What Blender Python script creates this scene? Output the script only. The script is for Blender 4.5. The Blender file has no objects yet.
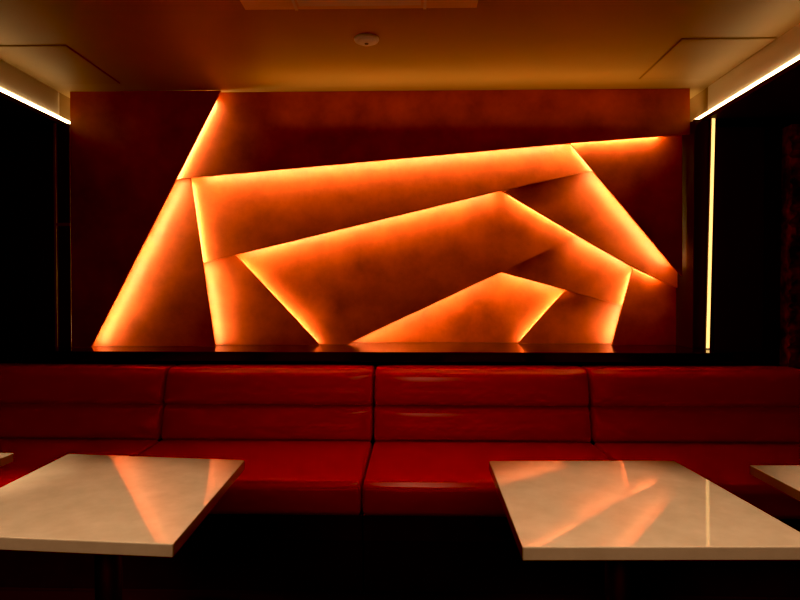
import bpy, bmesh, math, random
from mathutils import Vector, Matrix
random.seed(7)
scene = bpy.context.scene
C = scene.collection
R = math.radians

# ------------------------------------------------------------------ materials
def new_mat(name):
    m = bpy.data.materials.new(name)
    m.use_nodes = True
    nt = m.node_tree
    return m, nt, nt.nodes['Principled BSDF']

def mottled(name, c1, c2, scale=3.0, rough=(.4, .55), bump=0.0, bump_scale=30, detail=6, spec=.5, stretch=(1, 1, 1), coat=0.0):
    m, nt, b = new_mat(name)
    N, L = nt.nodes, nt.links
    tc = N.new('ShaderNodeTexCoord'); mp = N.new('ShaderNodeMapping')
    mp.inputs['Scale'].default_value = stretch
    L.new(tc.outputs['Object'], mp.inputs['Vector'])
    nz = N.new('ShaderNodeTexNoise'); nz.inputs['Scale'].default_value = scale
    nz.inputs['Detail'].default_value = detail; nz.inputs['Roughness'].default_value = .6
    L.new(mp.outputs['Vector'], nz.inputs['Vector'])
    rp = N.new('ShaderNodeValToRGB')
    rp.color_ramp.elements[0].position = .3; rp.color_ramp.elements[1].position = .7
    rp.color_ramp.elements[0].color = (*c1, 1); rp.color_ramp.elements[1].color = (*c2, 1)
    L.new(nz.outputs['Fac'], rp.inputs['Fac']); L.new(rp.outputs['Color'], b.inputs['Base Color'])
    mr = N.new('ShaderNodeMapRange')
    mr.inputs['To Min'].default_value = rough[0]; mr.inputs['To Max'].default_value = rough[1]
    L.new(nz.outputs['Fac'], mr.inputs['Value']); L.new(mr.outputs['Result'], b.inputs['Roughness'])
    b.inputs['Specular IOR Level'].default_value = spec
    if coat: b.inputs['Coat Weight'].default_value = coat; b.inputs['Coat Roughness'].default_value = .12
    if bump:
        n2 = N.new('ShaderNodeTexNoise'); n2.inputs['Scale'].default_value = bump_scale; n2.inputs['Detail'].default_value = 5
        L.new(mp.outputs['Vector'], n2.inputs['Vector'])
        bp = N.new('ShaderNodeBump'); bp.inputs['Strength'].default_value = bump; bp.inputs['Distance'].default_value = .01
        L.new(n2.outputs['Fac'], bp.inputs['Height']); L.new(bp.outputs['Normal'], b.inputs['Normal'])
    return m

def glow(name, col, strength):
    m, nt, b = new_mat(name)
    b.inputs['Base Color'].default_value = (.8, .7, .5, 1)
    b.inputs['Emission Color'].default_value = (*col, 1)
    b.inputs['Emission Strength'].default_value = strength
    return m

def floor_mat():
    m, nt, b = new_mat('dark_plank_floor')
    N, L = nt.nodes, nt.links
    tc = N.new('ShaderNodeTexCoord')
    br = N.new('ShaderNodeTexBrick')
    br.inputs['Scale'].default_value = 1.0
    br.inputs['Brick Width'].default_value = 1.4; br.inputs['Row Height'].default_value = .14
    br.inputs['Mortar Size'].default_value = .003
    br.inputs['Color1'].default_value = (.035, .018, .009, 1); br.inputs['Color2'].default_value = (.022, .011, .006, 1)
    br.inputs['Mortar'].default_value = (.004, .002, .001, 1)
    L.new(tc.outputs['Object'], br.inputs['Vector'])
    L.new(br.outputs['Color'], b.inputs['Base Color'])
    b.inputs['Roughness'].default_value = .38
    return m

def stone_mat():
    m, nt, b = new_mat('rough_red_brick')
    N, L = nt.nodes, nt.links
    tc = N.new('ShaderNodeTexCoord')
    vo = N.new('ShaderNodeTexNoise'); vo.inputs['Scale'].default_value = 14; vo.inputs['Detail'].default_value = 8
    rp = N.new('ShaderNodeValToRGB')
    rp.color_ramp.elements[0].position = .42; rp.color_ramp.elements[0].color = (.03, .008, .004, 1)
    rp.color_ramp.elements[1].position = .72; rp.color_ramp.elements[1].color = (.45, .16, .08, 1)
    L.new(tc.outputs['Object'], vo.inputs['Vector']); L.new(vo.outputs['Fac'], rp.inputs['Fac'])
    L.new(rp.outputs['Color'], b.inputs['Base Color'])
    b.inputs['Roughness'].default_value = .8
    return m

M = {}
M['panel'] = mottled('red_polished_plaster', (.20, .036, .004), (.40, .080, .011), 5, (.38, .6), .2, 16)
M['panel_led'] = glow('amber_led', (1, .71, .33), 148)
M['panel_led_wide'] = M['panel_led']
M['cove_led'] = glow('warm_cove_led', (1, .74, .40), 7)
M['vertical_led'] = glow('warm_profile_led', (1, .66, .26), 1.5)
M['leather'] = mottled('red_leather', (.72, .007, .010), (.76, .008, .011), 6, (.29, .31), 0, 9, spec=.5)
M['black'] = mottled('black_paint', (.010, .008, .007), (.014, .011, .009), 4, (.5, .65))
M['black_gloss'] = mottled('black_lacquer', (.012, .009, .008), (.016, .012, .010), 4, (.10, .14))
M['dark_wall'] = mottled('dark_brown_paint', (.022, .014, .009), (.028, .018, .011), 5, (.45, .6))
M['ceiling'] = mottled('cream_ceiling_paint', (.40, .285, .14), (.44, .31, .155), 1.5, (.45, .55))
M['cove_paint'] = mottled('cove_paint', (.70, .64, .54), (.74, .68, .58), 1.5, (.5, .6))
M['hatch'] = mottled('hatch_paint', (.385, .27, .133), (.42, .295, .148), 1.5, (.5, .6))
M['groove_and_shade'] = mottled('dark_groove_and_shade', (.25, .165, .08), (.28, .185, .09), 3, (.7, .8))
M['white_plastic'] = mottled('white_plastic', (.88, .86, .84), (.92, .90, .88), 3, (.35, .45))
M['beige_plastic'] = mottled('beige_plastic', (.84, .70, .62), (.87, .73, .65), 3, (.35, .45))
M['grey_plastic'] = mottled('grey_plastic', (.22, .22, .22), (.28, .28, .28), 3, (.4, .5))
M['table'] = mottled('cream_quartz', (.60, .52, .42), (.70, .62, .52), 11, (.03, .05), spec=.5, detail=9)
M['iron'] = mottled('black_iron', (.012, .012, .012), (.02, .02, .02), 12, (.4, .55))
M['metal'] = mottled('dull_bronze', (.16, .11, .07), (.2, .14, .09), 12, (.3, .4))
M['floor'] = floor_mat()
M['stone'] = stone_mat()

# ------------------------------------------------------------------ helpers
def link(name, bm, mat, parent=None, smooth=False):
    me = bpy.data.meshes.new(name)
    bmesh.ops.recalc_face_normals(bm, faces=bm.faces[:])
    bm.to_mesh(me); bm.free()
    if smooth:
        for p in me.polygons: p.use_smooth = True
    me.materials.append(mat)
    o = bpy.data.objects.new(name, me); C.objects.link(o)
    if parent: o.parent = parent
    return o

def box(bm, x0, x1, y0, y1, z0, z1, bevel=0.0, seg=2):
    r = bmesh.ops.create_cube(bm, size=1)
    bmesh.ops.scale(bm, vec=(x1-x0, y1-y0, z1-z0), verts=r['verts'])
    bmesh.ops.translate(bm, vec=((x0+x1)/2, (y0+y1)/2, (z0+z1)/2), verts=r['verts'])
    if bevel:
        es = {e for v in r['verts'] for e in v.link_edges}
        bmesh.ops.bevel(bm, geom=list(es), offset=bevel, segments=seg, affect='EDGES', profile=.5)

def boxes(name, mat, lst, parent=None, bevel=0.0):
    bm = bmesh.new()
    for b in lst: box(bm, *b, bevel=bevel)
    return link(name, bm, mat, parent)

def lathe(bm, prof, seg=32):
    rings = []
    for r, z in prof:
        if r < 1e-6: rings.append([bm.verts.new((0, 0, z))])
        else: rings.append([bm.verts.new((r*math.cos(2*math.pi*i/seg), r*math.sin(2*math.pi*i/seg), z)) for i in range(seg)])
    for a, b in zip(rings, rings[1:]):
        for i in range(seg):
            j = (i+1) % seg
            if len(a) == 1 and len(b) == 1: continue
            if len(a) == 1: bm.faces.new((a[0], b[i], b[j]))
            elif len(b) == 1: bm.faces.new((a[i], b[0], a[j]))
            else: bm.faces.new((a[i], b[i], b[j], a[j]))

def empty(name, loc, rz=0):
    o = bpy.data.objects.new(name, None); C.objects.link(o)
    o.empty_display_size = .1; o.location = loc; o.rotation_euler = (0, 0, rz)
    return o

def tag(o, label, cat, group=None):
    o['label'] = label; o['category'] = cat
    if group: o['group'] = group
    return o

def struct(o):
    o['kind'] = 'structure'; return o

# ------------------------------------------------------------------ the setting
CZ = 2.345            # ceiling height over the seating bay
XL, XR = -2.025, 1.622 # edges of the ceiling bay
BZ = 2.19            # top of the lit cove lip
LEDGE = .893
FX0, FX1, FY0, FY1 = -2.95, 2.95, -2.5, 3.86

struct(boxes('floor', M['floor'], [(FX0, FX1, FY0, FY1, -.05, 0)]))
struct(boxes('wall_left', M['black'], [(FX0-.1, FX0, FY0, FY1, 0, 2.6)]))
struct(boxes('wall_right', M['black'], [(FX1, FX1+.1, FY0, FY1, 0, 2.6)]))
struct(boxes('wall_front', M['dark_wall'], [(FX0, FX1, FY0-.1, FY0, 0, 2.6)]))
struct(boxes('wall_back', M['black'], [(FX0, FX1, FY1, FY1+.1, 0, 2.6),
                                         (FX0, XL-.02, 3.40, FY1, 0, BZ-.06), (XR+.03, FX1, 3.40, FY1, 0, BZ-.06),
                                         (XL-.02, XR+.03, 3.345, FY1, 0, LEDGE-.05)]))
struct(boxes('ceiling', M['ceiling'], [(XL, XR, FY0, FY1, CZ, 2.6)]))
# art niche
struct(boxes('trim_1', M['black_gloss'], [(XL-.02, XR+.03, 3.15, FY1, LEDGE-.05, LEDGE)], bevel=.002))      # glossy niche floor
struct(boxes('trim_2', M['black'], [(1.545, 1.625, 3.375, FY1, LEDGE, 2.165)], bevel=.002))      # right pilaster
struct(boxes('trim_3', M['black'], [(-2.035, -1.962, 3.375, FY1, LEDGE, 2.165)], bevel=.002))    # left pilaster
struct(boxes('trim_4', M['dark_wall'], [(1.665, 1.93, 3.375, 3.40, LEDGE-.02, BZ-.07)], bevel=.002))       # dark panel to the right
# dropped bulkheads with lit coves on both sides of the ceiling bay
def bulkhead(n, xin, s):
    a, b = sorted((xin, xin+s*.012))
    struct(boxes('trim_%d' % n, M['cove_paint'], [(a, b, FY0, 3.385, BZ-.02, CZ+.05)]))
    struct(boxes('trim_%d' % (n+1), M['groove_and_shade'], [(a, b, 3.385, FY1, BZ-.02, CZ+.05)]))  # far end of the cove face, its shade put into a darker colour
    xo = FX1 if s > 0 else FX0
    c, d = sorted((xin-s*.026, xo))
    c2, d2 = sorted((xin-s*.026, xin))
    e, f = sorted((xin-s*.026, xin-s*.020))
    g, h = sorted((xin+s*.012, xo))
    struct(boxes('trim_%d' % (n+2), M['dark_wall'], [(c, d, FY0, 3.33, BZ-.034, BZ-.02), (c2, d2, 3.33, 3.60, BZ-.026, BZ-.02), (e, f, FY0, 3.60, BZ-.02, BZ-.012), (g, h, FY0, FY1, BZ-.02, CZ+.2)]))
    l0, l1 = sorted((xin-s*.012, xin-s*.001))
    o = boxes('cove_light', M['cove_led'], [(l0, l1, FY0+.02, 3.56, BZ-.0195, BZ+.014)])
    side = 'right' if s > 0 else 'left'
    tag(o, 'long warm white LED strip in the cove along the %s edge of the ceiling' % side, 'light', 'cove strips along the ceiling edges')
bulkhead(5, XR, 1)
bulkhead(8, XL, -1)

# rough brick pier at the far right
bm = bmesh.new()
nx, nz = 46, 64
X0, X1, Z0, Z1 = 2.035, 2.93, .80, BZ-.075
vs = [[None]*(nz+1) for _ in range(nx+1)]
for i in range(nx+1):
    for j in range(nz+1):
        u, w = i/nx, j/nz
        x = X0+(X1-X0)*u; z = Z0+(Z1-Z0)*w
        row = int(z/.075); bx = (x+(row % 2)*.11) % .22; bz = z % .075
        mort = bx < .018 or bz < .014
        y = 3.30+(.022 if mort else random.uniform(-.010, .006))
        xx = x if i else x-.004+random.uniform(-.006, .006)
        vs[i][j] = bm.verts.new((xx, y, z))
for i in range(nx):
    for j in range(nz):
        bm.faces.new((vs[i][j], vs[i+1][j], vs[i+1][j+1], vs[i][j+1]))
for j in range(nz):  # return of the pier
    pass
back = [bm.verts.new((X0, 3.395, Z0+(Z1-Z0)*j/nz)) for j in range(nz+1)]
for j in range(nz):
    bm.faces.new((back[j], vs[0][j], vs[0][j+1], back[j+1]))
tag(link('brick_pier', bm, M['stone']), 'rough reddish brick pier rising behind the banquette at the far right', 'brick pier')

# vertical LED profile and its dark twin on the left
r = empty('wall_light', (1.619, 3.355, LEDGE)); r.rotation_euler = (0, R(.95), 0)
tag(r, 'slim vertical warm LED line beside the right end of the red feature wall', 'light')
boxes('diffuser', M['vertical_led'], [(-.0075, .0075, -.004, .004, .005, 1.292)], r)
boxes('housing', M['metal'], [(-.010, .010, .0042, .018, 0, 1.295)], r, bevel=.001)
r = empty('metal_profile', (-2.046, 3.375, LEDGE))
tag(r, 'slim unlit vertical metal strip left of the red feature wall', 'metal strip')
boxes('strip', M['metal'], [(-.006, .006, -.008, .02, 0, 1.28)], r, bevel=.001)
boxes('cross_bar', M['metal'], [(.0065, .085, -.006, -.001, .692, .708)], r, bevel=.001)

# ------------------------------------------------------------------ the backlit feature wall
# outline (x, z in metres), lit edge polyline; each layer sits 46 mm behind the one before
STEP, FRONT, TH = .046, 3.36, .012
PANELS = [
 (0, [(-1.948,2.340),(-1.090,2.340),(-1.842,0.896),(-1.950,0.896)], [[(-1.118,2.285),(-1.842,0.896)]],
  'dark red leftmost panel with a long slanting right edge, full height', 1),
 (1, [(-1.195,2.344),(1.533,2.344),(1.535,2.091),(0.870,2.045),(-1.272,1.862),(-1.457,1.843)], [[(-1.249,1.865),(0.825,2.042),(1.381,2.078)]],
  'long dark red top panel running under the ceiling', 2),
 (2, [(-1.536,1.944),(-1.307,1.943),(-1.299,1.869),(-1.161,0.889),(-1.962,0.887)], [[(-1.296,1.856),(-1.164,0.907)]],
  'tall narrow orange triangle panel right of the long slanting light line', 3),
 (2, [(0.842,2.108),(1.511,2.154),(1.518,1.300),(1.478,1.340),(0.881,2.057)], [[(0.893,2.045),(1.461,1.362)]],
  'dark red triangular panel in the upper right corner below the top panel', 4),
 (3, [(-1.390,1.935),(0.950,2.136),(1.066,1.920),(0.492,1.793),(-1.056,1.425),(-1.245,1.379),(-1.334,1.358)], [[(-1.026,1.431),(0.480,1.790)]],
  'long tapering orange panel lit from above by the top panel', 5),
 (4, [(-1.351,1.446),(-1.123,1.494),(-1.069,1.434),(-0.564,0.881),(-1.282,0.880)], [[(-1.063,1.416),(-0.573,0.894)]],
  'small lower left panel lit orange along its left edge', 6),
 (4, [(0.440,1.842),(0.404,1.895),(0.992,1.979),(1.080,2.008),(1.546,1.407),(1.532,1.325),(1.533,1.232),(1.437,1.273),(1.280,1.349),(0.954,1.536)],
  [[(0.545,1.778),(0.954,1.536),(1.280,1.349),(1.425,1.279)]],
  'orange diagonal band panel sloping down to the right end with a cut tip', 7),
 (5, [(-1.222,1.467),(-1.101,1.521),(0.504,1.891),(0.623,1.850),(1.072,1.589),(0.506,1.324),(-0.408,0.877),(-0.679,0.877)], [[(-0.396,0.886),(0.488,1.316)]],
  'large central red orange panel with a long lower edge rising to the right', 8),
 (5, [(1.171,0.881),(1.291,1.350),(1.314,1.439),(1.543,1.302),(1.547,0.882)], [[(1.291,1.333),(1.176,0.900)]],
  'dark red lower right panel below the tip of the diagonal band', 9),
 (6, [(0.422,1.353),(0.464,1.413),(0.943,1.634),(1.062,1.604),(1.397,1.412),(1.327,1.106),(0.909,1.220)], [[(0.531,1.322),(0.891,1.224)]],
  'bright orange wedge panel under the diagonal band, right of the large central panel', 10),
 (7, [(0.974,1.287),(1.331,1.195),(1.290,0.873),(0.630,0.871)], [[(0.908,1.208),(0.643,0.886)]],
  'small red bottom panel lit orange along its right edge', 11),
 (8, [(-0.561,0.873),(0.402,1.363),(0.556,1.393),(1.030,1.263),(0.896,0.873)], [],
  'brightest orange yellow bottom panel, set deepest in the wall', 12),
]
INSET = .026
for layer, out, leds, label, k in PANELS:
    y = FRONT+layer*STEP
    bm = bmesh.new()
    f = [bm.verts.new((x, y, z if z > .9 else LEDGE+.001)) for x, z in out]
    face = bm.faces.new(f)
    ex = bmesh.ops.extrude_face_region(bm, geom=[face])
    bmesh.ops.translate(bm, vec=(0, TH, 0), verts=[g for g in ex['geom'] if isinstance(g, bmesh.types.BMVert)])
    p = link('angular_panel', bm, M['panel'])
    tag(p, label, 'wall panel', 'backlit panels of the feature wall')
    cx = sum(v[0] for v in out)/len(out); cz = sum(v[1] for v in out)/len(out)
    for line in leds:
        bm = bmesh.new()
        pts = []
        n = len(line)
        for i in range(n):
            a = Vector(line[max(i-1, 0)]); b = Vector(line[min(i+1, n-1)])
            d = (b-a).normalized(); nrm = Vector((-d.y, d.x))
            if nrm.dot(Vector((cx, cz))-Vector(line[i])) < 0: nrm = -nrm
            pts.append((Vector(line[i])+nrm*INSET, nrm))
        w = .004
        secs = []
        for q, nrm in pts:
            secs.append([bm.verts.new((q.x+nrm.x*sx*w, y+TH+.0005+sy, max(q.y+nrm.y*sx*w, LEDGE+.003))) for sx, sy in ((-1, 0), (1, 0), (1, .008), (-1, .008))])
        for s0, s1 in zip(secs, secs[1:]):
            for i in range(4):
                j = (i+1) % 4
                bm.faces.new((s0[i], s0[j], s1[j], s1[i]))
        bm.faces.new(secs[0]); bm.faces.new(secs[-1])
        link('led_strip', bm, M['panel_led'], p)

# ------------------------------------------------------------------ red leather banquette
def cushion(name, x0, x1, y0, y1, z0, z1, r, parent, bulge_front=0, bulge_top=0, lean=0.0):
    hx, hy, hz = (x1-x0)/2, (y1-y0)/2, (z1-z0)/2
    rx = .013
    def samples(h, n, r=r):
        e = [h-r+r*math.tan(t*math.pi/4/6) for t in range(7)]
        inner = [-(h-r)+2*(h-r)*i/n for i in range(1, n)]
        return [-v for v in reversed(e)]+inner+e
    SX, SY, SZ = samples(hx, 30, rx), samples(hy, 10), samples(hz, 6)
    bm = bmesh.new(); cache = {}
    def vert(x, y, z):
        k = (round(x, 6), round(y, 6), round(z, 6))
        if k not in cache:
            ix = max(-hx+rx, min(hx-rx, x)); iy = max(-hy+r, min(hy-r, y)); iz = max(-hz+r, min(hz-r, z))
            d = Vector(((x-ix)/rx, (y-iy)/r, (z-iz)/r))
            if d.length > 1e-7: d = d.normalized()*r; d.x *= rx/r
            q = Vector((ix, iy, iz))+d
            fx = 1-abs(x/hx)**8; fz = 1-abs(z/hz)**2.2; fy = 1-abs(y/hy)**3
            if y < 0: q.y -= bulge_front*fx*fz*(-y/hy)
            if z > 0: q.z += bulge_top*fx*fy*(z/hz)
            q.y += lean*(q.z+hz)
            cache[k] = bm.verts.new((q.x+(x0+x1)/2, q.y+(y0+y1)/2, q.z+(z0+z1)/2))
        return cache[k]
    def quad(A, B, mk):
        for i in range(len(A)-1):
            for j in range(len(B)-1):
                vs = [mk(A[i], B[j]), mk(A[i+1], B[j]), mk(A[i+1], B[j+1]), mk(A[i], B[j+1])]
                if len(set(vs)) == 4: bm.faces.new(vs)
    for s in (-1, 1):
        quad(SY, SZ, lambda a, b: vert(s*hx, a, b))
        quad(SX, SZ, lambda a, b: vert(a, s*hy, b))
        quad(SX, SY, lambda a, b: vert(a, b, s*hz))
    return link(name, bm, M['leather'], parent, smooth=True)

def banquette(x0, x1, label):
    w = x1-x0
    t = empty('banquette', ((x0+x1)/2, 2.7, 0))
    tag(t, label, 'sofa', 'red leather banquette sections')
    h = w/2-.0025
    def loc(o): return o
    cushion('seat', -h, h, -.395, .27, .338, .473, .03, t, .012, .012)
    cushion('lumbar_roll', -h, h, .236, .45, .468, .642, .034, t, .034, 0, .28)
    cushion('backrest_roll', -h, h, .270, .46, .640, .820, .038, t, .030, .004, .32)
    boxes('back_panel', M['black'], [(-h-.0022, h+.0022, .53, .64, 0, .80)], t)
    boxes('plinth', M['iron'], [(-h-.0022, h+.0022, -.30, .50, 0, .328)], t, bevel=.003)
    boxes('plinth_rail', M['black_gloss'], [(-h-.0022, h+.0022, -.335, -.3005, .22, .328)], t, bevel=.003)
    return t
banquette(-2.36, -1.272, 'red leather banquette section at the far left, dim, behind the left table')
banquette(-1.272, -.208, 'red leather banquette section left of the middle seam, second from left')
banquette(-.208, .872, 'red leather banquette section right of the middle seam, third from left')
banquette(.872, 1.96, 'red leather banquette section at the far right, in front of the brick pier')

# ------------------------------------------------------------------ tables
def table_slab(q):
    bm = bmesh.new()
    f = bm.faces.new([bm.verts.new((x, y, 0)) for x, y in q])
    ex = bmesh.ops.extrude_face_region(bm, geom=[f])
    bmesh.ops.translate(bm, vec=(0, 0, -.03), verts=[g for g in ex['geom'] if isinstance(g, bmesh.types.BMVert)])
    bmesh.ops.bevel(bm, geom=bm.edges[:], offset=.0025, segments=2, affect='EDGES', profile=.5)
    return bm
def slab_from_corners(c):       # world corners -> centre and local outline
    cx = sum(p[0] for p in c)/4; cy = sum(p[1] for p in c)/4
    return (cx, cy), [(p[0]-cx, p[1]-cy) for p in c]
def rect(cx, cy, a, hx=.305, hy=.325):
    ca, sa = math.cos(R(a)), math.sin(R(a))
    return [(cx+x*ca-y*sa, cy+x*sa+y*ca) for x, y in ((-hx, hy), (hx, hy), (hx, -hy), (-hx, -hy))]
tables = [([(-1.144, 1.945), (-.540, 1.885), (-.514, 1.254), (-1.126, 1.297)], 'square cream stone topped table on the left in front of the banquette'),
          ([(.234, 1.895), (.822, 1.915), (.866, 1.276), (.226, 1.258)], 'square cream stone topped table right of centre, with a vertical light line mirrored in it'),
          (rect(-1.64, 1.63, -1.0), 'cream stone table cut off by the left edge of the photo'),
          (rect(1.339, 1.547, .3), 'cream stone table cut off by the right edge of the photo')]
first = None
for corners, lab in tables:
    (cx, cy), q = slab_from_corners(corners)
    t = empty('lounge_table', (cx, cy, 0)); tag(t, lab, 'table', 'stone topped lounge tables')
    o = link('table_top', table_slab(q), M['table'], t); o.location = (0, 0, .68)
    if first is None:
        bm = bmesh.new(); box(bm, -.11, .11, -.11, .11, .635, .6495, bevel=.002); p1 = link('mounting_plate', bm, M['iron'], t)
        bm = bmesh.new(); lathe(bm, [(0, .02), (.034, .02), (.034, .6345), (0, .6345)]); p2 = link('column', bm, M['iron'], t, True)
        bm = bmesh.new(); lathe(bm, [(0, 0), (.215, 0), (.22, .004), (.215, .010), (.06, .018), (.045, .0198), (0, .0198)], 48); p3 = link('base_plate', bm, M['iron'], t, True)
        first = [p1, p2, p3]
    else:
        for ch in first:
            c = ch.copy(); C.objects.link(c); c.parent = t

# ------------------------------------------------------------------ ceiling fittings
def hatch(x0, x1, y0, y1, label):
    t = empty('ceiling_hatch', ((x0+x1)/2, (y0+y1)/2, CZ))
    tag(t, label, 'access panel', 'flush ceiling hatches')
    hx, hy, g = (x1-x0)/2, (y1-y0)/2, .006
    boxes('hatch_door', M['hatch'], [(-hx+g, hx-g, -hy+g, hy-g, -.006, -.0005)], t)
    boxes('edge_frame', M['groove_and_shade'], [(-hx, hx, -hy, -hy+g, -.004, -.0005), (-hx, hx, hy-g, hy, -.004, -.0005),
                                     (-hx, -hx+g, -hy+g, hy-g, -.004, -.0005), (hx-g, hx, -hy+g, hy-g, -.004, -.0005)], t)
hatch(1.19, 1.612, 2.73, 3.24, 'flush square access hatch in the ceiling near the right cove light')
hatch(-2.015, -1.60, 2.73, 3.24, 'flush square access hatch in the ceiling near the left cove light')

t = empty('smoke_detector', (-.217, 2.70, CZ)); tag(t, 'small round white smoke detector on the ceiling', 'smoke detector')
bm = bmesh.new(); lathe(bm, [(0, 0), (.056, 0), (.057, -.006), (.053, -.012), (0, -.012)]); link('base', bm, M['white_plastic'], t, True)
bm = bmesh.new(); lathe(bm, [(.044, -.0121), (.044, -.016), (.034, -.021), (.018, -.022), (0, -.022)]); link('cover', bm, M['white_plastic'], t, True)
bm = bmesh.new(); lathe(bm, [(0, -.0222), (.009, -.0222), (.008, -.025), (0, -.026)], 16); link('sensor', bm, M['grey_plastic'], t, True)

t = empty('ceiling_air_conditioner', (-.21, 1.985, CZ), R(.3)); t.location.y = 1.90; t.scale = (.98, .98, 1); tag(t, 'white ceiling cassette air conditioner at the top edge of the photo', 'air conditioner')
bm = bmesh.new()
for b in [(-.46, .46, .30, .46), (-.46, .46, -.46, -.30), (-.46, -.30, -.30, .30), (.30, .46, -.30, .30)]:
    box(bm, b[0], b[1], b[2], b[3], -.030, -.001)
link('fascia', bm, M['beige_plastic'], t)
boxes('grille', M['grey_plastic'], [(-.30, .30, -.30, .30, -.012, -.0005)]+[(-.29, .29, -.285+.03*i, -.270+.03*i, -.026, -.0125) for i in range(20)], t)
for (a, b, c, d) in [(-.24, .24, .36, .43), (-.24, .24, -.43, -.36), (-.43, -.36, -.24, .24), (.36, .43, -.24, .24)]:
    boxes('louvre', M['white_plastic'], [(a, b, c, d, -.033, -.0302)], t, bevel=.001)
for sx in (-1, 1):
    boxes('seam_clip', M['white_plastic'], [(sx*.255-.006, sx*.255+.006, .305, .4605, -.034, -.0303)], t)

# ------------------------------------------------------------------ lamps
def area(name, loc, rot, sx, sy, power, col):
    l = bpy.data.lights.new(name, 'AREA'); l.shape = 'RECTANGLE'; l.size = sx; l.size_y = sy
    l.energy = power; l.color = col
    o = bpy.data.objects.new(name, l); C.objects.link(o); o.location = loc; o.rotation_euler = rot
    return o
def spot(name, loc, target, power, col, size, blend=.6, rad=.05):
    l = bpy.data.lights.new(name, 'SPOT'); l.energy = power; l.color = col; l.spot_size = R(size); l.spot_blend = blend
    l.shadow_soft_size = rad
    o = bpy.data.objects.new(name, l); C.objects.link(o); o.location = loc
    o.rotation_euler = (Vector(target)-Vector(loc)).to_track_quat('-Z', 'Y').to_euler()
    return o
area('ceiling_fill', (.25, 3.20, 2.12), (R(180), 0, 0), 2.2, .06, 2.8, (1, .52, .14))  # added strip lamp in mid-air pointing up, brightens the ceiling along the panels
for x, y in [(-.83, 1.4), (.54, 1.4), (-1.5, 1.72), (1.4, 1.5)]:
    spot('overhead_spot', (x, y-.55, 2.3), (x, y, .68), 112, (1, .70, .44), 34)  # downlights over the tables
spot('overhead_spot', (.0, 2.2, 2.3), (0, 2.70, .5), 27, (1, .58, .36), 85, 1.0, .3)  # added fill spot, brightens the banquette seat and back rolls
area('room_fill', (0, -1.6, 2.2), (R(55), 0, 0), 3, .6, 15, (1, .52, .28))

w = bpy.data.worlds.new('World'); scene.world = w; w.use_nodes = True
w.node_tree.nodes['Background'].inputs[0].default_value = (.02, .01, .005, 1)
w.node_tree.nodes['Background'].inputs[1].default_value = .1

# ------------------------------------------------------------------ camera
cam = bpy.data.cameras.new('Camera'); cam.lens = 27.0; cam.sensor_width = 36; cam.clip_start = .02
co = bpy.data.objects.new('Camera', cam); C.objects.link(co)
co.location = (0, 0, 1.22); co.rotation_euler = (R(90-.955), 0, R(1.43))
scene.camera = co
scene.view_settings.view_transform = 'Standard'
scene.view_settings.gamma = .80
scene.view_settings.use_curve_mapping = True      # film-like toe: deep shadows lose green and blue first
cm = scene.view_settings.curve_mapping
cm.black_level = (.001, .013, .015)
cm.update()
scene.view_settings.look = 'None'
scene.cycles.use_denoising = True
scene.cycles.max_bounces = 8
scene.cycles.sample_clamp_indirect = 6
